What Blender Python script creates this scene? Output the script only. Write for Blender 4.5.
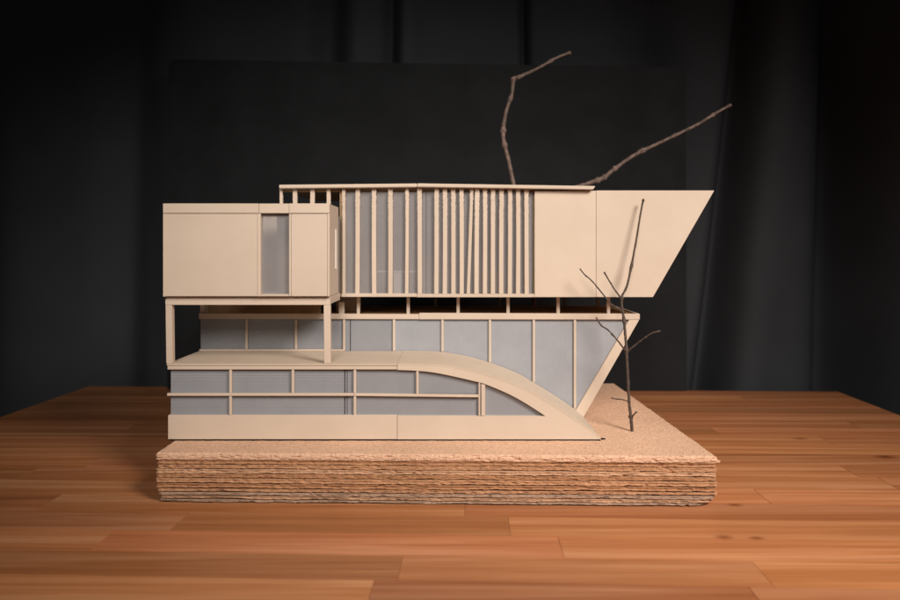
import bpy, bmesh, math, random
from mathutils import Vector, Matrix, noise
random.seed(7)
S = bpy.context.scene
C = S.collection
for o in list(bpy.data.objects):
    bpy.data.objects.remove(o)

# ------------------------------------------------------------------ camera
EYE = 0.254                      # camera height above the table top
cd = bpy.data.cameras.new('camera')
cam = bpy.data.objects.new('camera', cd); C.objects.link(cam)
cam.location = (0, 0, EYE); cam.rotation_euler = (math.radians(90), 0, 0)
cd.sensor_width = 36; cd.lens = 26.0; cd.shift_y = -48 / 900
cd.clip_start = 0.01; cd.clip_end = 50
cd.dof.use_dof = True; cd.dof.focus_distance = 0.735; cd.dof.aperture_fstop = 4.5
S.camera = cam
# ------------------------------------------------------------------ world and studio lamps
w = bpy.data.worlds.new('World'); S.world = w; w.use_nodes = True
w.node_tree.nodes['Background'].inputs[0].default_value = (1.0, 0.96, 0.92, 1)
w.node_tree.nodes['Background'].inputs[1].default_value = 0.028

def area(name, loc, target, size, power, col, spread=180):
    l = bpy.data.lights.new(name, 'AREA'); l.shape = 'DISK'; l.size = size
    l.energy = power; l.color = col; l.spread = math.radians(spread)
    o = bpy.data.objects.new(name, l); C.objects.link(o)
    o.location = loc
    o.rotation_euler = (Vector(target) - Vector(loc)).to_track_quat('-Z', 'Y').to_euler()
    return o
area('key_lamp', (0.66, -0.10, 0.92), (0.30, 0.60, 0.13), 0.42, 4.35, (1.0, 0.89, 0.79), 78)
area('fill_lamp', (-0.12, -0.30, 0.80), (-0.16, 0.70, 0.30), 0.40, 0.88, (1.0, 0.90, 0.80), 50)
S.view_settings.view_transform = 'Standard'; S.view_settings.look = 'None'
S.view_settings.exposure = 0.0; S.view_settings.gamma = 1.0
S.render.engine = 'CYCLES'
S.render.resolution_x = 1024; S.render.resolution_y = 683

# ------------------------------------------------------------------ materials
def newmat(name):
    m = bpy.data.materials.new(name); m.use_nodes = True
    nt = m.node_tree; b = nt.nodes['Principled BSDF']
    return m, nt, b
def N(nt, kind, **kw):
    n = nt.nodes.new(kind)
    for k, v in kw.items():
        if k.startswith('i_'):
            n.inputs[k[2:].replace('_', ' ')].default_value = v
        else:
            setattr(n, k, v)
    return n
def mapped(nt, scale, coord='Object'):
    tc = N(nt, 'ShaderNodeTexCoord'); mp = N(nt, 'ShaderNodeMapping')
    mp.inputs['Scale'].default_value = scale
    nt.links.new(tc.outputs[coord], mp.inputs['Vector'])
    return mp
def ramp(nt, stops):
    r = N(nt, 'ShaderNodeValToRGB')
    el = r.color_ramp.elements
    while len(el) < len(stops): el.new(0.5)
    for e, (p, c) in zip(el, stops):
        e.position = p; e.color = (*c, 1)
    return r

def mat_cream(name, col, dark, rough=0.5, lines='Z'):
    m, nt, b = newmat(name)
    mp = mapped(nt, (1, 1, 1))
    n1 = N(nt, 'ShaderNodeTexNoise', i_Scale=28.0, i_Detail=5.0, i_Roughness=0.6)
    nt.links.new(mp.outputs[0], n1.inputs['Vector'])
    r = ramp(nt, [(0.3, dark), (0.7, col)])
    nt.links.new(n1.outputs[0], r.inputs[0])
    oi = N(nt, 'ShaderNodeObjectInfo')
    mr = N(nt, 'ShaderNodeMapRange'); mr.inputs['To Min'].default_value = 0.95; mr.inputs['To Max'].default_value = 1.03
    nt.links.new(oi.outputs['Random'], mr.inputs[0])
    mx = N(nt, 'ShaderNodeHueSaturation'); nt.links.new(mr.outputs[0], mx.inputs['Value'])
    nt.links.new(r.outputs[0], mx.inputs['Color']); nt.links.new(mx.outputs[0], b.inputs['Base Color'])
    b.inputs['Roughness'].default_value = rough
    b.inputs['Specular IOR Level'].default_value = 0.3
    wv = N(nt, 'ShaderNodeTexWave', bands_direction=lines, i_Scale=420.0, i_Distortion=0.6, i_Detail=1.0)
    nt.links.new(mp.outputs[0], wv.inputs['Vector'])
    n2 = N(nt, 'ShaderNodeTexNoise', i_Scale=600.0, i_Detail=3.0)
    nt.links.new(mp.outputs[0], n2.inputs['Vector'])
    ad = N(nt, 'ShaderNodeMath', operation='ADD')
    nt.links.new(wv.outputs[1], ad.inputs[0]); nt.links.new(n2.outputs[0], ad.inputs[1])
    bp = N(nt, 'ShaderNodeBump'); bp.inputs['Strength'].default_value = 0.22; bp.inputs['Distance'].default_value = 0.0002
    nt.links.new(ad.outputs[0], bp.inputs['Height']); nt.links.new(bp.outputs[0], b.inputs['Normal'])
    return m
CREAM = mat_cream('cream_plastic', (0.615, 0.512, 0.420), (0.580, 0.478, 0.387))
WARM = mat_cream('cream_wood', (0.60, 0.50, 0.40), (0.56, 0.46, 0.365), 0.6, 'X')
SHADED_CREAM = mat_cream('shaded_cream_brown', (0.52, 0.37, 0.22), (0.44, 0.31, 0.18), 0.8, 'X')  # cream turned brown: the interior's shade is put into this colour

def mat_pane(name, lines, col, clear=0.22, strength=0.5, scale=136.0):
    m, nt, b = newmat(name)
    mp = mapped(nt, (1, 1, 1))
    wv = N(nt, 'ShaderNodeTexWave', bands_direction=lines, i_Scale=scale, i_Distortion=1.2, i_Detail=2.0)
    wv.inputs['Detail Scale'].default_value = 0.6
    nt.links.new(mp.outputs[0], wv.inputs['Vector'])
    n1 = N(nt, 'ShaderNodeTexNoise', i_Scale=45.0, i_Detail=6.0, i_Roughness=0.65)
    nt.links.new(mp.outputs[0], n1.inputs['Vector'])
    r = ramp(nt, [(0.25, tuple(c * 0.93 for c in col)), (0.75, tuple(c * 1.05 for c in col))])
    nt.links.new(n1.outputs[0], r.inputs[0])
    mixc = N(nt, 'ShaderNodeMix', data_type='RGBA', blend_type='MULTIPLY')
    rr = ramp(nt, [(0.0, (0.86, 0.86, 0.86)), (1.0, (1, 1, 1))])
    nt.links.new(wv.outputs[1], rr.inputs[0])
    mixc.inputs[0].default_value = min(1.0, strength * 1.3)
    nt.links.new(r.outputs[0], mixc.inputs[6]); nt.links.new(rr.outputs[0], mixc.inputs[7])
    nt.links.new(mixc.outputs[2], b.inputs['Base Color'])
    b.inputs['Roughness'].default_value = 0.33
    b.inputs['Specular IOR Level'].default_value = 0.5
    bp = N(nt, 'ShaderNodeBump'); bp.inputs['Strength'].default_value = strength; bp.inputs['Distance'].default_value = 0.0003
    nt.links.new(wv.outputs[1], bp.inputs['Height']); nt.links.new(bp.outputs[0], b.inputs['Normal'])
    tr = N(nt, 'ShaderNodeBsdfTransparent')
    mx = N(nt, 'ShaderNodeMixShader'); mx.inputs[0].default_value = clear
    nt.links.new(b.outputs[0], mx.inputs[1]); nt.links.new(tr.outputs[0], mx.inputs[2])
    nt.links.new(mx.outputs[0], nt.nodes['Material Output'].inputs[0])
    return m
PANE_H = mat_pane('clear_plastic_level_ribs', 'Z', (0.32, 0.335, 0.37), 0.14, 0.5)
PANE_V = mat_pane('clear_plastic_upright_ribs', 'X', (0.385, 0.40, 0.44), 0.12, 0.4)
PANE_S = mat_pane('frosted_plastic', 'X', (0.31, 0.32, 0.35), 0.14, 0.12)
PANE_U = mat_pane('upper_frosted_plastic', 'X', (0.37, 0.36, 0.375), 0.56, 0.12)

def mat_plain(name, col, rough=0.7, var=0.25, scale=60.0, bump=0.3, dist=0.0006, spec=0.3):
    m, nt, b = newmat(name)
    mp = mapped(nt, (1, 1, 1))
    n1 = N(nt, 'ShaderNodeTexNoise', i_Scale=scale, i_Detail=7.0, i_Roughness=0.65)
    nt.links.new(mp.outputs[0], n1.inputs['Vector'])
    r = ramp(nt, [(0.3, tuple(c * (1 - var) for c in col)), (0.7, tuple(min(1, c * (1 + var)) for c in col))])
    nt.links.new(n1.outputs[0], r.inputs[0]); nt.links.new(r.outputs[0], b.inputs['Base Color'])
    b.inputs['Roughness'].default_value = rough; b.inputs['Specular IOR Level'].default_value = spec
    bp = N(nt, 'ShaderNodeBump'); bp.inputs['Strength'].default_value = bump; bp.inputs['Distance'].default_value = dist
    nt.links.new(n1.outputs[0], bp.inputs['Height']); nt.links.new(bp.outputs[0], b.inputs['Normal'])
    return m
WHITE = mat_plain('white_card', (0.8, 0.77, 0.73), 0.6, 0.04)
DARK = mat_plain('flat_black', (0.018, 0.014, 0.012), 0.85, 0.4)
BARK = mat_plain('grey_brown_bark', (0.085, 0.06, 0.048), 0.8, 0.45, 260.0, 0.9, 0.0008)
BARK_PALE = mat_plain('pale_brown_bark', (0.19, 0.135, 0.115), 0.8, 0.65, 200.0, 0.9, 0.0008)
BOARD = mat_plain('black_board', (0.0185, 0.0203, 0.0228), 0.78, 0.25, 9.0, 0.1, 0.0004, 0.12)

def mat_cork(name, dark, mid, light, scale):
    m, nt, b = newmat(name)
    mp = mapped(nt, (1, 1, 1))
    v = N(nt, 'ShaderNodeTexVoronoi', i_Scale=scale); nt.links.new(mp.outputs[0], v.inputs['Vector'])
    n1 = N(nt, 'ShaderNodeTexNoise', i_Scale=scale * 0.9, i_Detail=6.0, i_Roughness=0.7)
    nt.links.new(mp.outputs[0], n1.inputs['Vector'])
    n2 = N(nt, 'ShaderNodeTexNoise', i_Scale=14.0, i_Detail=4.0); nt.links.new(mp.outputs[0], n2.inputs['Vector'])
    r = ramp(nt, [(0.28, dark), (0.45, mid), (0.75, light)])
    nt.links.new(n1.outputs[0], r.inputs[0])
    mx = N(nt, 'ShaderNodeMix', data_type='RGBA', blend_type='MULTIPLY'); mx.inputs[0].default_value = 0.5
    rr = ramp(nt, [(0.0, (0.78, 0.72, 0.68)), (1.0, (1.1, 1.1, 1.1))])
    nt.links.new(v.outputs['Color'], rr.inputs[0])
    nt.links.new(r.outputs[0], mx.inputs[6]); nt.links.new(rr.outputs[0], mx.inputs[7])
    m2 = N(nt, 'ShaderNodeMix', data_type='RGBA', blend_type='MULTIPLY'); m2.inputs[0].default_value = 0.5
    r3 = ramp(nt, [(0.3, (0.8, 0.78, 0.76)), (0.7, (1.1, 1.1, 1.1))]); nt.links.new(n2.outputs[0], r3.inputs[0])
    nt.links.new(mx.outputs[2], m2.inputs[6]); nt.links.new(r3.outputs[0], m2.inputs[7])
    nt.links.new(m2.outputs[2], b.inputs['Base Color'])
    b.inputs['Roughness'].default_value = 0.9; b.inputs['Specular IOR Level'].default_value = 0.15
    ad = N(nt, 'ShaderNodeMath', operation='ADD'); nt.links.new(v.outputs['Distance'], ad.inputs[0]); nt.links.new(n1.outputs[0], ad.inputs[1])
    bp = N(nt, 'ShaderNodeBump'); bp.inputs['Strength'].default_value = 0.55; bp.inputs['Distance'].default_value = 0.0009
    nt.links.new(ad.outputs[0], bp.inputs['Height']); nt.links.new(bp.outputs[0], b.inputs['Normal'])
    return m
CORK = mat_cork('cork_sheet', (0.43, 0.25, 0.16), (0.665, 0.43, 0.295), (0.79, 0.55, 0.41), 430.0)
CARDS = [mat_cork('cardboard_%s' % n, tuple(c * 0.62 for c in c0), c0, tuple(min(1, c * 1.2) for c in c0), 240.0)
         for n, c0 in (('tan', (0.47, 0.265, 0.15)), ('pale', (0.52, 0.325, 0.205)), ('brown', (0.41, 0.22, 0.118)), ('grey', (0.39, 0.27, 0.195)))]

def mat_table():
    m, nt, b = newmat('varnished_pine')
    L = nt.links.new
    tc = N(nt, 'ShaderNodeTexCoord'); oi = N(nt, 'ShaderNodeObjectInfo')
    sc = N(nt, 'ShaderNodeVectorMath', operation='SCALE'); sc.inputs[0].default_value = (3.1, 7.7, 5.3)
    mu = N(nt, 'ShaderNodeMath', operation='MULTIPLY'); mu.inputs[1].default_value = 9.0
    L(oi.outputs['Random'], mu.inputs[0]); L(mu.outputs[0], sc.inputs['Scale'])
    ad = N(nt, 'ShaderNodeVectorMath', operation='ADD'); L(tc.outputs['Object'], ad.inputs[0]); L(sc.outputs[0], ad.inputs[1])
    m1 = N(nt, 'ShaderNodeMapping'); m1.inputs['Scale'].default_value = (1.6, 55, 8); L(ad.outputs[0], m1.inputs['Vector'])
    g = N(nt, 'ShaderNodeTexNoise', i_Scale=1.0, i_Detail=5.0, i_Roughness=0.55, i_Distortion=0.9); L(m1.outputs[0], g.inputs['Vector'])
    m2 = N(nt, 'ShaderNodeMapping'); m2.inputs['Scale'].default_value = (9, 420, 30); L(ad.outputs[0], m2.inputs['Vector'])
    f = N(nt, 'ShaderNodeTexNoise', i_Scale=1.0, i_Detail=4.0, i_Roughness=0.6); L(m2.outputs[0], f.inputs['Vector'])
    r = ramp(nt, [(0.25, (0.315, 0.110, 0.038)), (0.5, (0.440, 0.176, 0.072)), (0.76, (0.58, 0.290, 0.152))]); L(g.outputs[0], r.inputs[0])
    rf = ramp(nt, [(0.3, (0.70, 0.66, 0.62)), (0.7, (1.12, 1.12, 1.12))]); L(f.outputs[0], rf.inputs[0])
    x = N(nt, 'ShaderNodeMix', data_type='RGBA', blend_type='MULTIPLY'); x.inputs[0].default_value = 0.6
    L(r.outputs[0], x.inputs[6]); L(rf.outputs[0], x.inputs[7])
    # each stave has its own tone
    hs = N(nt, 'ShaderNodeHueSaturation')
    mr = N(nt, 'ShaderNodeMapRange'); mr.inputs['To Min'].default_value = 0.82; mr.inputs['To Max'].default_value = 1.18
    L(oi.outputs['Random'], mr.inputs[0]); L(mr.outputs[0], hs.inputs['Value'])
    wn = N(nt, 'ShaderNodeTexWhiteNoise', noise_dimensions='1D'); L(oi.outputs['Random'], wn.inputs['W'])
    mh = N(nt, 'ShaderNodeMapRange'); mh.inputs['To Min'].default_value = 0.496; mh.inputs['To Max'].default_value = 0.503
    L(wn.outputs['Value'], mh.inputs[0]); L(mh.outputs[0], hs.inputs['Hue'])
    L(x.outputs[2], hs.inputs['Color'])
    col = hs.outputs[0]
    # knots in the wood
    geo = N(nt, 'ShaderNodeNewGeometry')
    for kx, ky, a in ((0.539, 0.805, 0.017), (0.286, 0.6526, 0.012), (0.244, 0.579, 0.012), (0.272, 0.577, 0.010), (0.476, 0.884, 0.014)):
        sb = N(nt, 'ShaderNodeVectorMath', operation='SUBTRACT'); sb.inputs[1].default_value = (kx, ky, 0); L(geo.outputs['Position'], sb.inputs[0])
        ml = N(nt, 'ShaderNodeVectorMath', operation='MULTIPLY'); ml.inputs[1].default_value = (1 / a, 2.0 / a, 0); L(sb.outputs[0], ml.inputs[0])
        ln = N(nt, 'ShaderNodeVectorMath', operation='LENGTH'); L(ml.outputs[0], ln.inputs[0])
        a2 = N(nt, 'ShaderNodeMath', operation='ADD'); L(ln.outputs['Value'], a2.inputs[0])
        f2 = N(nt, 'ShaderNodeMath', operation='MULTIPLY'); f2.inputs[1].default_value = 1.3; L(g.outputs[0], f2.inputs[0])
        f3 = N(nt, 'ShaderNodeMath', operation='SUBTRACT'); f3.inputs[1].default_value = 0.65; L(f2.outputs[0], f3.inputs[0]); L(f3.outputs[0], a2.inputs[1])
        kr = ramp(nt, [(0.0, (0.42, 0.32, 0.26)), (0.3, (0.58, 0.48, 0.42)), (0.7, (0.84, 0.79, 0.75)), (1.0, (1, 1, 1))]); L(a2.outputs[0], kr.inputs[0])
        k = N(nt, 'ShaderNodeMix', data_type='RGBA', blend_type='MULTIPLY'); k.inputs[0].default_value = 1.0
        L(col, k.inputs[6]); L(kr.outputs[0], k.inputs[7]); col = k.outputs[2]
    L(col, b.inputs['Base Color'])
    rr = N(nt, 'ShaderNodeMapRange'); rr.inputs['To Min'].default_value = 0.34; rr.inputs['To Max'].default_value = 0.5
    L(g.outputs[0], rr.inputs[0]); L(rr.outputs[0], b.inputs['Roughness'])
    b.inputs['Specular IOR Level'].default_value = 0.32
    bp = N(nt, 'ShaderNodeBump'); bp.inputs['Strength'].default_value = 0.12; bp.inputs['Distance'].default_value = 0.0004
    L(f.outputs[0], bp.inputs['Height']); L(bp.outputs[0], b.inputs['Normal'])
    return m
PINE = mat_table()

def mat_curtain():
    m, nt, b = newmat('black_curtain_cloth')
    mp = mapped(nt, (1, 1, 1))
    n1 = N(nt, 'ShaderNodeTexNoise', i_Scale=5.0, i_Detail=6.0); nt.links.new(mp.outputs[0], n1.inputs['Vector'])
    r = ramp(nt, [(0.3, (0.043, 0.048, 0.055)), (0.7, (0.054, 0.060, 0.068))])
    nt.links.new(n1.outputs[0], r.inputs[0]); nt.links.new(r.outputs[0], b.inputs['Base Color'])
    b.inputs['Roughness'].default_value = 0.9; b.inputs['Specular IOR Level'].default_value = 0.1
    n2 = N(nt, 'ShaderNodeTexNoise', i_Scale=900.0, i_Detail=2.0); nt.links.new(mp.outputs[0], n2.inputs['Vector'])
    bp = N(nt, 'ShaderNodeBump'); bp.inputs['Strength'].default_value = 0.3; bp.inputs['Distance'].default_value = 0.0005
    nt.links.new(n2.outputs[0], bp.inputs['Height']); nt.links.new(bp.outputs[0], b.inputs['Normal'])
    return m
CURT = mat_curtain()

# ------------------------------------------------------------------ helpers
def link(name, me, mat, parent=None, off=(0, 0, 0)):
    o = bpy.data.objects.new(name, me); C.objects.link(o)
    if mat: me.materials.append(mat)
    if parent is not None:
        o.parent = parent
    return o
def finish(name, bm, mat, parent=None, smooth=False):
    if parent is not None:
        root = parent
        while root.parent: root = root.parent
        bmesh.ops.translate(bm, verts=bm.verts, vec=-Vector(root.location))
    bmesh.ops.recalc_face_normals(bm, faces=bm.faces)
    me = bpy.data.meshes.new(name); bm.to_mesh(me); bm.free()
    if smooth:
        for p in me.polygons: p.use_smooth = True
    return link(name, me, mat, parent)
def thing(name, label, cat, loc, group=None):
    o = bpy.data.objects.new(name, None); C.objects.link(o); o.location = loc
    o.empty_display_size = 0.02
    o['label'] = label; o['category'] = cat
    if group: o['group'] = group
    return o
def prism_bm(pts, y0, y1, bev=0.00035):
    """outline of (x, z) metres, extruded in depth from y0 to y1"""
    bm = bmesh.new()
    f = [bm.verts.new((x, y0, z)) for x, z in pts]
    k = [bm.verts.new((x, y1, z)) for x, z in pts]
    n = len(pts)
    bm.faces.new(f); bm.faces.new(list(reversed(k)))
    for i in range(n):
        bm.faces.new((f[i], k[i], k[(i + 1) % n], f[(i + 1) % n]))
    bmesh.ops.recalc_face_normals(bm, faces=bm.faces)
    if bev:
        bmesh.ops.bevel(bm, geom=list(bm.edges), offset=bev, segments=2, affect='EDGES', clamp_overlap=True)
    return bm
F = 650.0
class PixelPlane:  # u, v are image pixel coordinates, scaled to metres by an assumed depth
    """image pixels projected onto one facade plane at an assumed depth -> metres"""
    def __init__(s, depth): s.d = depth; s.k = depth / F
    def x(s, u): return (u - 450.0) * s.k
    def z(s, v): return EYE + (252.0 - v) * s.k
    def p(s, u, v): return (s.x(u), s.z(v))
def panel(name, E, pts, y0, y1, mat, parent, bev=0.00035):
    return finish(name, prism_bm([E.p(u, v) for u, v in pts], y0, y1, bev), mat, parent)
def rect(name, E, u0, v0, u1, v1, y0, y1, mat, parent, bev=0.00035):
    return panel(name, E, [(u0, v0), (u0, v1), (u1, v1), (u1, v0)], y0, y1, mat, parent, bev)
def box(name, x0, x1, y0, y1, z0, z1, mat, parent, bev=0.0003):
    return finish(name, prism_bm([(x0, z1), (x0, z0), (x1, z0), (x1, z1)], y0, y1, bev), mat, parent)
def catmull(pts, n=8):
    out = []
    P = [pts[0]] + list(pts) + [pts[-1]]
    for i in range(1, len(P) - 2):
        a, b, c, d = P[i - 1], P[i], P[i + 1], P[i + 2]
        for j in range(n):
            t = j / n
            out.append(tuple(0.5 * (2 * b[k] + (c[k] - a[k]) * t + (2 * a[k] - 5 * b[k] + 4 * c[k] - d[k]) * t * t + (3 * b[k] - a[k] - 3 * c[k] + d[k]) * t ** 3) for k in range(len(b))))
    out.append(tuple(pts[-1]))
    return out
def interp(curve, u):
    for (a, b), (c, d) in zip(curve, curve[1:]):
        if a <= u <= c: return b + (d - b) * (u - a) / (c - a)
    return curve[0][1] if u < curve[0][0] else curve[-1][1]

# ------------------------------------------------------------------ curtain behind the table
def curtain():
    bm = bmesh.new()
    X0, X1, Z0, Z1 = -1.55, 1.55, -0.72, 1.15
    nx, nz = 1300, 56
    def prof(x, z):
        t = z / 0.8
        y = 1.264
        y += 0.009 * math.sin(x * 7.6 + 0.5) + 0.006 * math.sin(x * 17.8 + 1.0 + 0.3 * t) + 0.003 * math.sin(x * 33 + 2 * t)
        def val(x0, wd, dp, skew=0.0):
            c = x0 + skew * (z - 0.25)
            return dp * math.exp(-((x - c) / wd) ** 2)
        y += val(-0.640, 0.050, 0.040, 0.02) + val(-0.245, 0.034, 0.036, 0.02) + val(-0.121, 0.016, 0.034, 0.02)
        y += val(0.150, 0.010, 0.028, -0.01) + val(0.375, 0.05, 0.025) + val(0.532, 0.028, 0.085, 0.115) + val(0.780, 0.050, 0.110, 0.03)
        y += val(1.05, 0.04, 0.06) + val(-0.95, 0.05, 0.05) + val(-1.2, 0.03, 0.05)
        y -= val(-0.18, 0.03, 0.018) + val(-0.085, 0.03, 0.02) + val(0.60, 0.05, 0.02, 0.115) + val(0.88, 0.05, 0.045)
        y += 0.006 * noise.noise((x * 3, z * 2.5, 3.1))
        return y
    g = [[bm.verts.new((X0 + (X1 - X0) * i / nx, prof(X0 + (X1 - X0) * i / nx, Z0 + (Z1 - Z0) * j / nz), Z0 + (Z1 - Z0) * j / nz)) for j in range(nz + 1)] for i in range(nx + 1)]
    for i in range(nx):
        for j in range(nz):
            bm.faces.new((g[i][j], g[i + 1][j], g[i + 1][j + 1], g[i][j + 1]))
    o = finish('curtain', bm, CURT, None, True)
    sm = o.modifiers.new('thickness', 'SOLIDIFY'); sm.thickness = 0.002
    o['label'] = 'black cloth curtain hanging in soft folds behind the table'; o['category'] = 'curtain'
curtain()

# ------------------------------------------------------------------ table top of pine staves
def table():
    T = thing('table', 'varnished orange brown pine table top of narrow staves', 'table', (0, 0.75, -0.03))
    ang = math.radians(-2.0)
    rng = random.Random(21)
    W = 0.0415; y = 0.335; row = 0
    # end joints seen in the near rows, metres from the table's middle
    fixed = {}
    meshes = {}
    while y < 1.175:
        x = -0.70; cuts = [x]
        first = True
        while x < 0.69:
            st = rng.uniform(0.12, 0.55) if first else rng.uniform(0.32, 0.6)
            first = False
            x = x + st
            if x > 0.60: x = 0.69
            cuts.append(x)
        if row == 5: cuts = [-0.70, -0.30, 0.102, 0.47, 0.69]
        if row == 4: cuts = [-0.70, -0.46, -0.032, 0.255, 0.69]
        if row == 3: cuts = [-0.70, -0.55, -0.050, 0.235, 0.69]
        if row == 6: cuts = [-0.70, -0.25, 0.06, 0.69]
        for a, b in zip(cuts, cuts[1:]):
            bm = prism_bm([(a + 0.00008, 0.0), (a + 0.00008, -0.028), (b - 0.00008, -0.028), (b - 0.00008, 0.0)], y + 0.00008, y + W - 0.00008, 0.00022)
            dz = rng.uniform(-0.00012, 0.00008)
            bmesh.ops.translate(bm, verts=bm.verts, vec=(0, -0.75, dz))
            bmesh.ops.rotate(bm, verts=bm.verts, cent=(0, 0, 0), matrix=Matrix.Rotation(ang, 3, 'Z'))
            bmesh.ops.translate(bm, verts=bm.verts, vec=(0, 0.75, 0))
            finish('stave', bm, PINE, T)
        y += W; row += 1
table()

# ------------------------------------------------------------------ black board
def backboard():
    L, R = Vector((-0.5225, 1.200)), Vector((0.4325, 1.186))
    wd = (R - L).length; hl, hr = 0.6115, 0.5925; r = 0.012
    pts = [(0, 0), (wd, 0)]
    for i in range(7):
        a = math.pi / 2 * i / 6
        pts.append((wd - r + r * math.cos(a), hr - r + r * math.sin(a)))
    for i in range(7):
        a = math.pi / 2 + math.pi / 2 * i / 6
        pts.append((r + r * math.cos(a), hl - r + r * math.sin(a)))
    bm = prism_bm(pts, 0, 0.005, 0.0006)
    o = finish('backboard', bm, BOARD)
    o.location = (L.x, L.y, 0.0005); o.rotation_euler = (math.radians(-0.6), 0, math.atan2(R.y - L.y, R.x - L.x))
    o['label'] = 'large thin black board with rounded corners standing behind the model'; o['category'] = 'board'
backboard()

# ------------------------------------------------------------------ layered base
TOP = 0.0505
def base():
    B = thing('layered_base', 'thick base of stacked rough cardboard layers under a cork sheet', 'model base', (0, 0.82, 0))
    fl, fr, br, bl = Vector((-0.2985, 0.6578)), Vector((0.2665, 0.646)), Vector((0.255, 1.008)), Vector((-0.300, 1.012))
    rng = random.Random(5)
    def outline(step_front, ins, cr):
        """closed plan outline, list of (x, y, outward nx, ny, runs)"""
        cor = [fl + Vector((ins[3], ins[0])), fr + Vector((-ins[1], ins[0])), br + Vector((-ins[1], -ins[2])), bl + Vector((ins[3], -ins[2]))]
        out = []
        for i in range(4):
            p0, p1, p2 = cor[i - 1], cor[i], cor[(i + 1) % 4]
            d0 = (p1 - p0).normalized(); d1 = (p2 - p1).normalized()
            c = cr[i]
            for j in range(6):       # rounded corner
                t = j / 5
                q = (p1 - d0 * c) * (1 - t) ** 2 + p1 * 2 * t * (1 - t) + (p1 + d1 * c) * t * t
                d = (d0 * (1 - t) + d1 * t).normalized()
                out.append((q, Vector((d.y, -d.x))))
            cn = cr[(i + 1) % 4]
            a, b = p1 + d1 * c, p2 - d1 * cn
            st = step_front if i in (0, 1) else 0.004
            n = max(2, int((b - a).length / st))
            for j in range(1, n):
                out.append((a.lerp(b, j / n), Vector((d1.y, -d1.x))))
        return out
    def gap(i, s):
        """how far the joint below layer i gapes at run s"""
        g = 0.00060 + 0.0008 * noise.noise((s * 45, i * 5.3, 2.0)) + 0.0006 * noise.noise((s * 190, i * 7.9, 4.0)) + 0.0004 * noise.noise((s * 480, i * 2.9, 7.0))
        if i >= 4: g += 0.0009 * max(0.0, noise.noise((s * 8, i * 3.3, 9.0)) + 0.3)
        return min(0.0019, max(0.00006, g))
    def slab(z0, z1, ins, cr, prof, rough, seed, step=0.0010, wav=0.0003, gi=None):
        pts = outline(step, ins, cr)
        r = random.Random(seed)
        bm = bmesh.new(); rows = []
        s = 0; prev = None
        acc = []
        for q, nrm in pts:
            if prev is not None: s += (q - prev).length
            prev = q; acc.append(s)
        for t, inset in prof:
            row = []
            for (q, nrm), s in zip(pts, acc):
                zz = z0 + (z1 - z0) * t
                if gi is not None: zz += gap(gi, s) * (1 - t)
                big = noise.noise((s * 30, seed * 3.7, 0)) * 0.0009
                fine = noise.noise((s * 170, seed * 9.1, zz * 800)) * rough * 0.9 + noise.noise((s * 800, seed * 4.1, zz * 1300)) * rough * 0.7
                pit = max(0.0, noise.noise((s * 140, seed * 1.7, zz * 600)) - 0.22) * 0.0036 * (0.4 if t in (0.0, 1.0) else 1.0)
                p = q + nrm * (big + fine - inset - pit)
                zz += noise.noise((s * 9, (gi or 0) * 0.35, 1.7)) * wav
                row.append(bm.verts.new((p.x, p.y, zz)))
            rows.append(row)
        n = len(pts)
        for a, b in zip(rows, rows[1:]):
            for i in range(n):
                bm.faces.new((a[i], a[(i + 1) % n], b[(i + 1) % n], b[i]))
        return bm, rows
    def cap(bm, row, z, up):
        # inner ring then one big face
        cx = sum(v.co.x for v in row) / len(row); cy = sum(v.co.y for v in row) / len(row)
        ring = []
        for v in row:
            d = Vector((cx - v.co.x, cy - v.co.y)).normalized() * 0.006
            ring.append(bm.verts.new((v.co.x + d.x, v.co.y + d.y, z)))
        n = len(row)
        for i in range(n):
            bm.faces.new((row[i], row[(i + 1) % n], ring[(i + 1) % n], ring[i]))
        bm.faces.new(ring)
    # cork sheet on top
    zc = TOP - 0.0064
    prof = [(0.0, 0.0003), (0.14, 0.0), (0.28, 0.0), (0.42, 0.0), (0.56, 0.0001), (0.70, 0.0003), (0.82, 0.0007), (0.92, 0.0013), (1.0, 0.0024)]
    bm, rows = slab(zc, TOP, (0, 0, 0, 0), (0.003, 0.003, 0.003, 0.003), prof, 0.0006, 1, 0.0009, 0.0)
    cap(bm, rows[0], zc, False); cap(bm, rows[-1], TOP, True)
    finish('cork_sheet', bm, CORK, B)
    # cardboard layers, relative thickness from the top down
    th = [5.2, 4.4, 4.8, 4.4, 5.0, 5.2, 3.6, 3.8, 3.4, 2.8]
    tot = sum(th); k = (zc - 0.0008) / tot
    z = zc - 0.0001
    for i, t in enumerate(th):
        t = t * k
        z0, z1 = z - t, z - 0.00008
        low = max(0, i - 6)
        ins = (0.0004 + rng.uniform(-0.0009, 0.0008) + 0.0002 * low, 0.0004 + rng.uniform(-0.0006, 0.0008) + 0.0007 * low ** 1.5, 0.001, 0.0002 + rng.uniform(-0.0008, 0.0010) + 0.0007 * low)
        cr = (0.004 + 0.002 * low, 0.004 + 0.0055 * low, 0.005, 0.005)
        core = rng.choice([0.0002, 0.0005, 0.0009])
        prof = [(0.0, 0.0005), (0.14, 0.0), (0.28, core * 0.7), (0.43, core), (0.57, core), (0.72, core * 0.7), (0.86, 0.0), (1.0, 0.0005)]
        bm, rows = slab(z0, z1, ins, cr, prof, 0.0005 if i < 7 else 0.0004, 20 + i, 0.0010, 0.00035 if i < 9 else 0.0001, i)
        cap(bm, rows[0], z0 + 0.0005, False); cap(bm, rows[-1], z1 - 0.0002, True)
        m = CARDS[(2, 0, 1, 2, 0, 2, 0)[i]] if i < 7 else CARDS[rng.choice([1, 3, 3])]
        finish('cardboard_layer', bm, m, B)
        z -= t
base()
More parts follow.
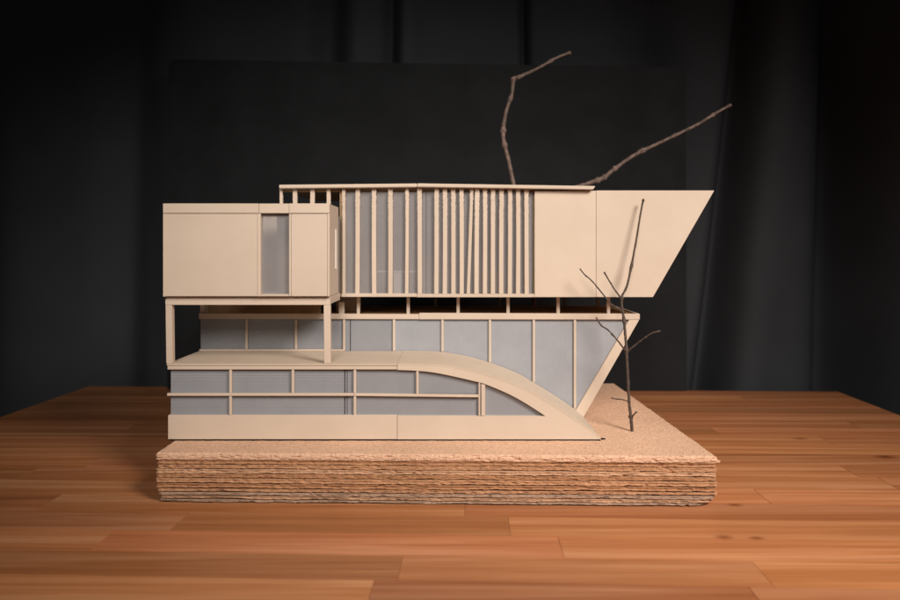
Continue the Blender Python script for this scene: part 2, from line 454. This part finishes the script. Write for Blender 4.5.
def crumb(x, y, z, r, seed, label):
    bm = bmesh.new(); bmesh.ops.create_icosphere(bm, subdivisions=2, radius=r)
    for v in bm.verts:
        v.co *= 1 + 0.45 * noise.noise(v.co * (1.4 / r) + Vector((seed, 0, 0)))
        v.co.z *= 0.8
    bmesh.ops.translate(bm, verts=bm.verts, vec=(x, y, z))
    o = finish('cork_crumb', bm, CORK)
    o['label'] = label; o['category'] = 'crumb'
crumb(0.2686, 0.652, 0.0440, 0.0021, 2, 'tiny cork crumb clinging to the right front corner of the base')

# ------------------------------------------------------------------ the house model
H = thing('architectural_model', 'cream architectural house model with grey panes on a cork topped base', 'house model', (0, 0.82, TOP))
A = PixelPlane(0.700); Bv = PixelPlane(0.788); Cv = PixelPlane(0.770); Lb = PixelPlane(0.694); Pv = PixelPlane(0.7005)
YA, YB, YC, YL = 0.700, 0.788, 0.770, 0.694
BACK = 0.955
ZG = TOP
# thin black sheet that draws the dark gap line below the plinth
def gap_line_sheet():
    bm = bmesh.new(); n = 220; x0, x1 = A.x(168.8), A.x(600.6)
    fr = [(x0 + (x1 - x0) * i / n, YA + 0.0006 + 0.0011 * noise.noise((i * 0.22, 3, 1)) + 0.0005 * noise.noise((i * 0.9, 7, 1))) for i in range(n + 1)]
    pts = fr + [(x1 - 0.02, BACK), (x0, BACK)]
    lo = [bm.verts.new((x, y, ZG + 0.0001)) for x, y in pts]; hi = [bm.verts.new((x, y, ZG + 0.0016)) for x, y in pts]
    bm.faces.new(lo); bm.faces.new(hi)
    for i in range(len(pts)):
        j = (i + 1) % len(pts); bm.faces.new((lo[i], lo[j], hi[j], hi[i]))
    finish('gap_line_sheet', bm, DARK, H)
gap_line_sheet()
ZP = ZG + 0.0017
VP_ = 252 + (EYE - ZP) / A.k            # image row of the plinth's foot at the front facade's depth
# --- lower storey, front
rect('plinth', A, 168, 415.3, 397.0, VP_, YA - 0.0002, YA + 0.004, CREAM, H)
rect('fascia', A, 167.5, 365.6, 397.0, 369.6, YA - 0.0002, YA + 0.004, CREAM, H)
open_curve = catmull([(397.5, 370.0), (420, 371.0), (442, 374.0), (476.7, 381.8), (490, 386), (511, 395.2), (530, 406), (545.5, 416.3)], 6)
top_curve = catmull([(397.5, 363.2), (420, 363.4), (441, 364.6), (468, 369.0), (496, 376.9), (526, 388.6), (541.6, 397.4), (570, 415.0), (592, 430.2), (601.0, 438.2)], 6)
arch_pts = [(u, v + 1.7) for u, v in top_curve[:-1]]
arch_pts = [p for p in arch_pts if p[1] < VP_ - 1.2]
arch = arch_pts + [(600.2, VP_ - 0.6), (600.2, VP_), (397.5, VP_), (397.5, 416.0)] + list(reversed(open_curve))
panel('curved_arch_frame', A, arch, YA, YA + 0.004, CREAM, H, 0)
# deck and the curved ramp that continues it
def sheet(name, pts, th, y0, y1, mat):
    up = [A.p(u, v) for u, v in pts]
    dn = []
    for i, (x, z) in enumerate(up):
        a = up[max(0, i - 1)]; b = up[min(len(up) - 1, i + 1)]
        d = Vector((b[0] - a[0], b[1] - a[1])).normalized()
        zz = max(z - th * d.x, ZG + 0.0003)
        dn.append((x + th * d.y * 0.9, zz))
    return finish(name, prism_bm(up + list(reversed(dn)), y0, y1, 0), mat, H)
rect('deck', A, 167, 363.6, 397.2, 365.5, YA - 0.0009, YB + 0.001, WARM, H, 0.0003)
sheet('curved_ramp', top_curve, 0.0021, YA - 0.00015, YB + 0.001, WARM)
# window bars and panes of the lower storey
def bar(E, u0, v0, u1, v1, y, d=0.0028, name='mullion'):
    return rect(name, E, u0, v0, u1, v1, y, y + d, CREAM, H, 0.0003)
rail = 393.2
bar(A, 167.2, rail, 354.0, rail + 2.7, YA - 0.0006, 0.0030, 'rail')
panel('rail', A, [(354.2, rail + 0.2), (354.2, rail + 2.8), (478.4, rail + 4.2), (478.4, rail + 1.6)], YA - 0.0004, YA + 0.0024, CREAM, H, 0.0003)
for u in (230.4, 292.8): bar(A, u - 1.25, 369.7, u + 1.25, rail, YA)
bar(A, 230.4 - 1.25, rail + 2.8, 230.4 + 1.25, 415.2, YA)
bar(A, 354.8 - 1.25, 369.8, 354.8 + 1.25, rail + 0.1, YA + 0.0004)
bar(A, 354.8 - 1.25, rail + 2.9, 354.8 + 1.25, 415.6, YA + 0.0004)
bar(A, 417.4 - 1.2, 370.9, 417.4 + 1.2, rail + 0.9, YA + 0.0003)
bar(A, 478.5, 382.3, 480.3, 416.0, YA + 0.0004)
panel('post', A, [(481.2, 384.0), (481.2, 416.0), (485.2, 416.0), (485.2, 385.0)], YA - 0.0004, YA + 0.0036, CREAM, H, 0.0003)
yg = YA + 0.0042
def pane(E, pts, y, mat, th=0.0012, name='pane'):
    return panel(name, E, pts, y, y + th, mat, H, 0)
segs = [(169.2, 230.2, PANE_H), (230.6, 292.6, PANE_H), (293.0, 343.6, PANE_H), (344.6, 346.2, PANE_H), (346.9, 354.6, PANE_H), (355.0, 417.2, PANE_S), (417.6, 480.8, PANE_S)]
for u0, u1, m in segs:
    v0 = 369.4; 
    pts = [(u0, v0), (u0, rail + 1.2), (u1, rail + 1.2), (u1, v0)]
    if u0 > 400:
        tops = [(u, v - 1.5) for u, v in open_curve if u0 <= u <= u1]
        pts = [(u0, interp(open_curve, u0) - 1.5), (u0, rail + 1.2), (u1, rail + 1.2), (u1, interp(open_curve, u1) - 1.5)] + list(reversed(tops))
    pane(A, pts, yg, m)
for u0, u1, m in [(169.2, 230.2, PANE_H), (230.6, 343.6, PANE_H), (344.6, 346.2, PANE_H), (346.9, 354.6, PANE_H), (355.0, 480.8, PANE_S)]:
    pane(A, [(u0, rail + 1.6), (u0, 417), (u1, 417), (u1, rail + 1.6)], yg, m)
tri = [(481.3, 417.2), (548.0, 417.2)] + [(u, v - 1.2) for u, v in reversed(open_curve) if u > 482] + [(481.3, interp(open_curve, 481.3) - 1.2)]
pane(A, tri, yg, PANE_S)
# side and back of the lower storey
zd = A.z(365.6)
box('side_pane', A.x(168.9), A.x(168.9) + 0.0012, yg + 0.0014, BACK, A.z(415.0), zd - 0.001, PANE_H, H, 0)
box('plinth_side', A.x(168.1), A.x(168.1) + 0.003, YA + 0.0042, BACK, ZP, A.z(415.3), CREAM, H)
box('back_wall', A.x(168.1), A.x(585), BACK + 0.0003, BACK + 0.003, ZP, zd - 0.0003, CREAM, H)
box('interior_floor', A.x(172), A.x(596), YA + 0.0056, BACK - 0.001, ZP, ZP + 0.0015, SHADED_CREAM, H)
box('interior_wall', A.x(180), A.x(520), 0.80, 0.803, ZP + 0.0017, zd - 0.0022, CREAM, H)

# --- middle storey
zs_top, zs_bot = Bv.z(314.0), Bv.z(319.4)
panel('floor_slab_edge', Bv, [(198.8, 313.2), (198.8, 318.9), (419, 319.3), (419, 314.2)], YB - 0.0003, YB + 0.003, CREAM, H)
panel('floor_slab_edge', Bv, [(419.2, 312.9), (419.2, 319.4), (639.6, 319.6), (639.6, 313.8)], YB - 0.0008, YB + 0.003, CREAM, H)
box('floor_slab', Bv.x(199), Bv.x(639.3), YB + 0.0031, 0.925, zs_bot, zs_top - 0.0012, SHADED_CREAM, H)  # cream slab, its brown shade put into the colour
box('slab_rim', Bv.x(636.6), Bv.x(639.5), YB + 0.0032, 0.925, zs_top - 0.0011, zs_top + 0.0004, CREAM, H)
box('slab_rim', Bv.x(199.2), Bv.x(202.8), YB + 0.0032, 0.925, zs_top - 0.0011, zs_top + 0.0004, CREAM, H)
kb = A.k / Bv.k
backc = [(450 + (u - 450) * kb, 252 + (v - 252) * kb) for u, v in top_curve]       # the same ramp in image pixels at the middle facade's depth
zl = 252 + (363.6 - 252) * kb
def botv(u): return zl if u <= backc[0][0] else interp(backc, u)
mull = [246.5, 295.9, 344.0, 394.0, 442.5, 490.0, 533.9, 575.0]
rect('sill', Bv, 199.5, zl - 1.9, 345, zl - 0.1, YB - 0.0012, YB + 0.0016, CREAM, H, 0.0003)
for u in mull:
    v1 = botv(u) - (2.0 if u < 344 else 0.2)
    bar(Bv, u - 1.15, 319.5, u + 1.15, v1, YB)
ygb = YB + 0.0030
ends = [199.6] + mull + [630]
for i, (a, b) in enumerate(zip(ends, ends[1:])):
    a += 0.15; b -= 0.15
    m = PANE_H if i < 4 else PANE_V
    if i < 8:
        us = [a] + [u for u, v in backc if a < u < b] + [b]
        pts = [(b, 318.9), (a, 318.9)] + [(u, botv(u) + 0.8) for u in us]
    else:
        pts = [(631, 318.9), (a, 318.9), (a, 412.0), (577, 412.0)]
    if i == 3:
        pane(Bv, [(349.6, 318.9), (a, 318.9), (a, zl + 0.8), (349.6, zl + 0.8)], ygb, m)
        pts = [(b, 318.9), (350.4, 318.9), (350.4, zl + 0.8), (b, zl + 0.8)]; m = PANE_S
    pane(Bv, pts, ygb, m)
panel('raking_frame', Bv, [(629.2, 319.7), (575.6, 410.6), (576.6, 413.5), (582.0, 418.4), (583.2, 417.8), (639.2, 319.7)], YB - 0.0004, YB + 0.0036, CREAM, H, 0.0004)
panel('raking_side_wall', Bv, [(634.5, 319.8), (580.0, 414.6), (582.6, 415.6), (638.2, 319.8)], YB + 0.0038, 0.925, CREAM, H, 0.0003)
box('side_pane', Bv.x(199.7), Bv.x(199.7) + 0.0012, ygb + 0.0014, 0.925, Bv.z(zl), zs_bot - 0.0003, PANE_H, H, 0)
box('back_wall', Bv.x(199), Bv.x(592), 0.9255, 0.9285, Bv.z(zl) - 0.002, zs_bot - 0.0002, CREAM, H)
box('deck_behind', A.x(169), A.x(398), YB + 0.0016, BACK, zd - 0.0008, zd + 0.0006, WARM, H)
box('interior_wall', Bv.x(215), Bv.x(560), 0.86, 0.863, zd + 0.0012, zs_bot - 0.0004, CREAM, H)

# --- gap with short posts carrying the upper storey
zu0 = Cv.z(297.0)
for u in (357.9, 408.0, 458.2, 508.4, 558.8, 609.4):
    box('short_post', Bv.x(u) - 0.0019, Bv.x(u) + 0.0019, YB + 0.0036, YB + 0.0072, zs_top - 0.0011, zu0 - 0.0001, CREAM, H, 0.0003)
for x in (-0.02, 0.07, 0.16, 0.206):
    box('short_post', x - 0.0019, x + 0.0019, 0.905, 0.9086, zs_top - 0.0011, zu0 - 0.0001, CREAM, H, 0.0003)
box('clerestory_wall', Bv.x(203.4), Bv.x(318), YB + 0.016, YB + 0.019, zs_top - 0.0011, zu0 - 0.0001, SHADED_CREAM, H)  # shade below the block painted in as brown
box('clerestory_end_wall', Bv.x(198.9), Bv.x(203.2), YB + 0.0034, 0.90, zs_top + 0.0005, zu0 - 0.0001, CREAM, H)
box('ceiling_panel', Bv.x(199.2), Cv.x(261), 0.8036, 0.92, zu0, zu0 + 0.003, CREAM, H)
box('clerestory_wall', Bv.x(330), Bv.x(356), 0.83, 0.833, zs_top - 0.0011, zu0 - 0.0001, CREAM, H)

# --- upper storey
zf = Cv.z(293.8)
rect('upper_floor', Cv, 262, 293.9, 652.2, 296.9, YC + 0.0033, BACK, CREAM, H)
rect('bottom_rail', Cv, 341.6, 293.4, 416.8, 296.9, YC - 0.0006, YC + 0.0031, CREAM, H)
rect('bottom_rail', Cv, 417.0, 293.9, 534.4, 297.3, YC - 0.0002, YC + 0.0031, CREAM, H)
rect('wall_panel', Cv, 534.6, 190.6, 595.9, 297.2, YC, YC + 0.003, CREAM, H)
panel('wall_panel', Cv, [(596.2, 190.4), (596.2, 297.2), (653.0, 297.2), (714.4, 190.4)], YC + 0.0002, YC + 0.003, CREAM, H)
panel('raking_end_wall', Cv, [(710.4, 193.0), (651.6, 293.6), (654.3, 293.6), (713.6, 193.0)], YC + 0.0033, BACK, CREAM, H)
rect('top_panel', Cv, 534.8, 190.6, 713.9, 192.8, YC + 0.0033, BACK, CREAM, H)
panel('back_wall', Cv, [(341, 192.9), (341, 296.8), (652.6, 296.8), (712.6, 192.9)], BACK + 0.0003, BACK + 0.003, CREAM, H)
rect('inner_side_wall', Cv, 533.6, 193.0, 536.0, 293.6, YC + 0.0115, BACK - 0.001, SHADED_CREAM, H)
rect('inner_side_wall', Cv, 338.8, 190.4, 341.0, 293.7, YC + 0.006, BACK, SHADED_CREAM, H)
# roof of two sheets meeting in a slight ridge
Rv = PixelPlane(0.763); zr = Rv.z
panel('roof', Rv, [(279.0, 184.7), (279.0, 188.2), (417.0, 186.9), (417.0, 183.4)], 0.763, BACK + 0.008, CREAM, H, 0.0005)
panel('roof', Rv, [(417.3, 183.3), (417.3, 186.8), (593.0, 189.4), (595.4, 186.0)], 0.7625, BACK + 0.008, CREAM, H, 0.0005)
def roofv(u):   # underside of the roof in image pixels at the upper facade's depth
    if u <= 417: v = 188.2 + (186.9 - 188.2) * (u - 279) / 138
    else: v = 186.8 + (189.4 - 186.8) * (u - 417) / 176
    return 252 + (v - 252) * Rv.k / Cv.k
rect('header', Cv, 280.4, 189.7, 534.2, 191.4, YC + 0.0080, YC + 0.0105, SHADED_CREAM, H)
def slat(ut, ub, wid, ragged, seed):
    r = random.Random(seed)
    v0, v1 = roofv((ut + ub) / 2) + 0.05, 294.0
    n = 84; bm = bmesh.new(); rows = []
    ut += r.uniform(-0.25, 0.25); ub += r.uniform(-0.2, 0.2)
    bow = r.uniform(-0.22, 0.22)
    d0 = r.uniform(-0.0004, 0.0003)
    for i in range(n + 1):
        t = i / n; u = ut + (ub - ut) * t + bow * math.sin(math.pi * t); v = v0 + (v1 - v0) * t
        j = ragged * max(0.12, 1 - t * 2.0)
        wl = wid / 2 + r.uniform(-0.3, 0.5) * j; wr = wid / 2 + r.uniform(-0.3, 0.5) * j
        yy = YC + d0 + r.uniform(-0.00012, 0.00012) * j
        x0, z = Cv.p(u - wl, v); x1, _ = Cv.p(u + wr, v)
        e = 0.0004
        rows.append([bm.verts.new(c) for c in ((x0, yy + 0.0038, z), (x0, yy + e, z), (x0 + e, yy, z), (x1 - e, yy, z), (x1, yy + e, z), (x1, yy + 0.0038, z))])
    for a, b in zip(rows, rows[1:]):
        for k in range(6):
            bm.faces.new((a[k], a[(k + 1) % 6], b[(k + 1) % 6], b[k]))
    bm.faces.new(rows[0]); bm.faces.new(rows[-1])
    finish('slat', bm, CREAM, H)
SL = [(281.1, 281.1, 3.0), (294.7, 294.7, 4.4), (312.6, 311.0, 4.4), (328.2, 328.2, 3.8), (343.4, 343.6, 3.2), (357.3, 357.3, 4.4), (373.9, 373.9, 4.4), (390.4, 390.2, 4.5), (407.3, 406.5, 3.4), (419.6, 419.8, 4.4),
      (436.3, 436.3, 4.4), (444.8, 444.8, 4.4), (453.3, 453.3, 4.4), (461.8, 461.5, 4.2), (471.9, 468.4, 3.3), (477.0, 476.5, 4.4), (484.9, 484.8, 4.3), (493.1, 493.0, 4.3), (501.5, 501.3, 4.4), (509.9, 509.9, 4.2), (518.2, 518.1, 4.3), (526.7, 526.7, 4.2)]
for i, (a, b, wd) in enumerate(SL):
    slat(a, b, wd, 0.95 if i > 3 else 0.3, 100 + i)
ygu = YC + 0.0048
pane(Cv, [(342.2, 191.6), (342.2, 293.7), (425.8, 293.7), (425.8, 191.6)], ygu, PANE_U)
pane(Cv, [(426.2, 191.6), (426.2, 293.7), (533.4, 293.7), (533.4, 191.6)], ygu, PANE_U)
# counters inside, showing faintly through the pane
def counter(u0, u1, vt, leg, mat):
    y = ygu + 0.0014
    rect('counter', Cv, u0, vt, u1, vt + 1.6, y, y + 0.02, mat, H, 0.0002)
    rect('counter', Cv, leg[0], vt + 1.7, leg[1], 293.6, y + 0.001, y + 0.018, mat, H, 0.0002)
counter(375.5, 416.5, 271.0, (393.2, 401.5), WHITE)
counter(470.0, 507.5, 271.6, (474.0, 504.0), SHADED_CREAM)

# --- projecting block on the left
rect('parapet', Lb, 163.0, 203.4, 258.7, 213.2, YL - 0.0003, YL + 0.003, CREAM, H)
rect('parapet', Lb, 259.0, 203.5, 288.9, 213.2, YL - 0.0001, YL + 0.003, CREAM, H)
rect('parapet', Lb, 289.2, 203.4, 329.5, 213.2, YL - 0.0004, YL + 0.003, CREAM, H)
rect('wall_panel', Lb, 163.3, 213.7, 257.4, 296.4, YL + 0.0006, YL + 0.003, CREAM, H)
rect('edge_strip', Lb, 163.0, 213.6, 165.2, 296.6, YL + 0.0001, YL + 0.0005, CREAM, H, 0.0001)
rect('window_jamb', Lb, 257.6, 213.5, 260.6, 296.4, YL - 0.0002, YL + 0.010, CREAM, H)
rect('window_jamb', Lb, 289.0, 213.5, 291.0, 296.4, YL + 0.0000, YL + 0.010, CREAM, H)
rect('wall_panel', Lb, 291.2, 213.7, 327.2, 296.4, YL + 0.0006, YL + 0.003, CREAM, H)
rect('corner_strip', Lb, 327.4, 213.5, 329.5, 296.6, YL + 0.0001, YL + 0.003, CREAM, H)
rect('window_sill', Lb, 260.8, 294.2, 288.8, 296.4, YL + 0.0003, YL + 0.010, CREAM, H)
pane(Lb, [(260.8, 213.4), (260.8, 294.1), (288.8, 294.1), (288.8, 213.4)], YL + 0.0055, PANE_U)
xr, xl = Lb.x(329.4), Lb.x(163.1)
ztop, zbot = Lb.z(203.5), Lb.z(296.4)
box('side_wall', xr - 0.003, xr, YL + 0.0032, 0.7500, zbot, ztop - 0.0002, CREAM, H)
box('side_pane', xr - 0.0028, xr - 0.001, 0.7502, 0.7690, zbot, Lb.z(213), PANE_U, H, 0)
bmx = prism_bm([(xr + 0.0001, Lb.z(228)), (xr + 0.0001, Lb.z(270)), (xr + 0.0011, Lb.z(270)), (xr + 0.0011, Lb.z(228))], 0.728, 0.734, 0.0002)
finish('slit_window_frame', bmx, WHITE, H)
box('side_wall', xl, xl + 0.003, YL + 0.0032, 0.7995, zbot, ztop - 0.0002, CREAM, H)
box('block_back_wall', xl, Cv.x(278), 0.80, 0.803, zbot, ztop - 0.0002, CREAM, H)
box('block_back_wall', Cv.x(278.3), xr - 0.004, 0.764, 0.767, zbot, ztop - 0.0002, CREAM, H)
box('block_floor', xl + 0.0032, xr - 0.0034, YL + 0.0105, 0.7635, zbot, zbot + 0.002, CREAM, H)
box('block_roof', xl + 0.0032, xr - 0.0034, YL + 0.0032, 0.7635, Lb.z(213), Lb.z(211), CREAM, H)
# ring beam and posts below it
zb0, zb1 = Pv.z(304.9), zbot - 0.0003
xb0, xb1 = Pv.x(165.5), Pv.x(330.2)
yb = 0.7000
box('ring_beam', xb0, xb1, yb, yb + 0.006, zb0, zb1, CREAM, H)
box('ring_beam', xb1 - 0.006, xb1, yb + 0.0062, 0.7635, zb0 + 0.0008, zb1, CREAM, H)
box('ring_beam', xb0, xb0 + 0.006, yb + 0.0062, 0.80, zb0, zb1, CREAM, H)
ztd = A.z(363.6) + 0.0001
def post(x0, x1, y0, z0, z1, lean=0.0):
    bm = prism_bm([(x0, z1), (x0 + lean, z0), (x1 + lean, z0), (x1, z1)], y0, y0 + 0.0066, 0.0003)
    finish('post', bm, CREAM, H)
post(xb0 + 0.0001, xb0 + 0.0069, yb + 0.0002, ztd, zb0 - 0.0001, 0.0008)
post(xb1 - 0.0070, xb1 - 0.0001, yb + 0.0002, ztd, zb0 - 0.0001, 0.0006)
box('post', Bv.x(338.3), Bv.x(343.8), YB + 0.0032, YB + 0.0085, zs_top - 0.0011, Bv.z(302.3), CREAM, H)

# ------------------------------------------------------------------ twig trees
def tube_bm(pts, seed, seg=10, knots=()):
    """pts: (x, y, z, radius)"""
    P = catmull(pts, 16)
    bm = bmesh.new(); rows = []
    prevn = None
    for i, p in enumerate(P):
        c = Vector(p[:3]); r = p[3]
        a = Vector(P[max(0, i - 1)][:3]); b = Vector(P[min(len(P) - 1, i + 1)][:3])
        t = (b - a).normalized()
        n = t.orthogonal().normalized() if prevn is None else (prevn - t * prevn.dot(t)).normalized()
        prevn = n; bn = t.cross(n)
        k = 1.0
        for kp in knots:
            k += 0.6 * math.exp(-((i / (len(P) - 1) - kp) / 0.011) ** 2)
        row = []
        for j in range(seg):
            an = 2 * math.pi * j / seg
            d = n * math.cos(an) + bn * math.sin(an)
            rr = r * k * (1 + 0.26 * noise.noise(c * 260 + d * 1.5 + Vector((seed, 0, 0))) + 0.16 * noise.noise(c * 700 + d * 3 + Vector((0, seed, 0))))
            row.append(bm.verts.new(c + d * rr))
        rows.append(row)
    for a, b in zip(rows, rows[1:]):
        for j in range(seg):
            bm.faces.new((a[j], a[(j + 1) % seg], b[(j + 1) % seg], b[j]))
    bm.faces.new(rows[0]); bm.faces.new(list(reversed(rows[-1])))
    return bm
def tw(pts):
    """(u, v in image pixels, depth, radius in mm) -> metres"""
    out = []
    for u, v, d, r in pts:  # u, v are image pixels, placed at an assumed depth
        k = d / F
        out.append(((u - 450) * k, d, EYE + (252 - v) * k, r * 0.001))
    return out
def limb(name, T, pts, seed, mat, knots=()):
    if mat is BARK: pts = [(u, v, d, r * 0.84) for u, v, d, r in pts]
    return finish(name, tube_bm(tw(pts), seed, 10, knots), mat, T, True)
d0 = 0.7375
T1 = thing('twig_tree', 'slender dark bare twig standing on the cork beside the ramp', 'twig', (0.206, d0, TOP))
limb('trunk', T1, [(632.3, 432.6, d0, 2.0), (631, 418, d0, 2.05), (629, 400, d0 + .001, 1.9), (626.5, 352, d0 + .004, 1.8), (624.2, 322, d0 + .007, 1.7), (621.6, 299, d0 + .009, 1.7), (627.5, 284, d0 + .011, 1.45), (635.2, 246, d0 + .016, 1.35), (640.5, 214, d0 + .020, 1.2), (643.4, 199, d0 + .022, 1.25)], 1, BARK, (0.12, 0.34, 0.45, 0.56, 0.72, 0.98))
limb('branch', T1, [(623.2, 311.5, d0 + .008, 1.0), (618, 308.5, d0 + .008, 1.0), (611, 304, d0 + .008, 0.95), (604, 295.5, d0 + .008, 0.95), (592, 281, d0 + .009, 0.9), (585, 275, d0 + .010, 0.9), (579.8, 268.6, d0 + .010, 0.85)], 2, BARK, (0.3, 0.8))
limb('branch', T1, [(622, 299.5, d0 + .009, 1.2), (614, 288.5, d0 + .009, 1.05), (608.5, 279.5, d0 + .008, 0.95), (604.2, 272.2, d0 + .007, 1.15)], 3, BARK, (0.5, 0.97))
limb('branch', T1, [(625.6, 351, d0 + .004, 1.2), (618, 341, d0 - .001, 1.05), (608.5, 330.5, d0 - .008, 1.0), (601, 325.2, d0 - .011, 1.0), (596.2, 317.2, d0 - .013, 0.9)], 4, BARK, (0.4, 0.75))
limb('branch', T1, [(626.4, 352.5, d0 + .004, 1.3), (634, 346, d0 - .001, 1.15), (644, 338.4, d0 - .006, 1.0), (652, 333.2, d0 - .009, 1.0), (660.8, 330.8, d0 - .012, 1.0)], 5, BARK, (0.55, 0.9))
limb('branch', T1, [(629.4, 402, d0, 0.9), (622, 399.6, d0 + .004, 0.8), (613, 398.6, d0 + .008, 0.75), (611.4, 397.6, d0 + .009, 0.9)], 6, BARK, (0.4, 0.9))
limb('branch', T1, [(630.8, 418.5, d0, 1.1), (634, 414.5, d0 - .004, 0.95), (636.6, 411.8, d0 - .006, 0.95)], 7, BARK, (0.9,))
d1 = 0.965
xg, yg1 = (534 - 450) * d1 / F, d1
T2 = thing('twig_tree', 'pale rough bare twig rising above the roof behind the house', 'twig', (xg, yg1, TOP))
vg = 252 + (EYE - TOP) / (d1 / F)
dd = 0.98
limb('trunk', T2, [(537, vg + 1.5, dd, 3.4), (536, 340, dd, 3.3), (532, 270, dd, 3.2), (524, 225, dd, 3.2), (514, 186, dd, 3.1), (508.5, 160, dd, 2.9), (504.2, 143, dd, 2.9), (503.2, 130, dd, 3.1), (506, 112, dd, 2.6), (512, 93, dd, 2.4), (513.6, 79, dd, 2.9), (520, 76.5, dd, 2.3), (540, 67, dd, 2.0), (558, 57, dd, 1.8), (570.5, 52.5, dd, 1.9)], 11, BARK_PALE, (0.42, 0.495, 0.62, 0.71, 0.78, 0.9, 0.99))
limb('branch', T2, [(531, 262, dd, 2.8), (545, 214, dd, 2.9), (566, 192, dd, 3.0), (588, 183.5, dd, 3.0), (603, 178, dd, 3.1), (613, 170, dd, 2.7), (628, 159, dd, 2.5), (639, 152.5, dd, 2.7), (660, 142.5, dd, 2.2), (680, 133, dd, 2.1), (699, 123.5, dd, 2.1), (716, 113, dd, 1.8), (731, 104.6, dd, 1.7)], 12, BARK_PALE, (0.3, 0.345, 0.43, 0.6, 0.73, 0.9, 0.985))
# bits of litter by the toe of the ramp
def scrap(pts, h, label, name='card_scrap'):
    bm = bmesh.new()
    z = TOP + 0.0004
    lo = [bm.verts.new((x, y, z)) for x, y in pts]; hi = [bm.verts.new((x * 1.0 + 0.0002, y, z + h * (0.5 + 0.5 * (i % 2)))) for i, (x, y) in enumerate(pts)]
    n = len(pts); bm.faces.new(lo); bm.faces.new(hi)
    for i in range(n): bm.faces.new((lo[i], lo[(i + 1) % n], hi[(i + 1) % n], hi[i]))
    o = finish(name, bm, DARK); o['label'] = label; o['category'] = 'scrap'
scrap([(0.1645, 0.7035), (0.1685, 0.7045), (0.1675, 0.7075), (0.1640, 0.7065)], 0.0012, 'tiny dark scrap lying at the pointed toe of the ramp')
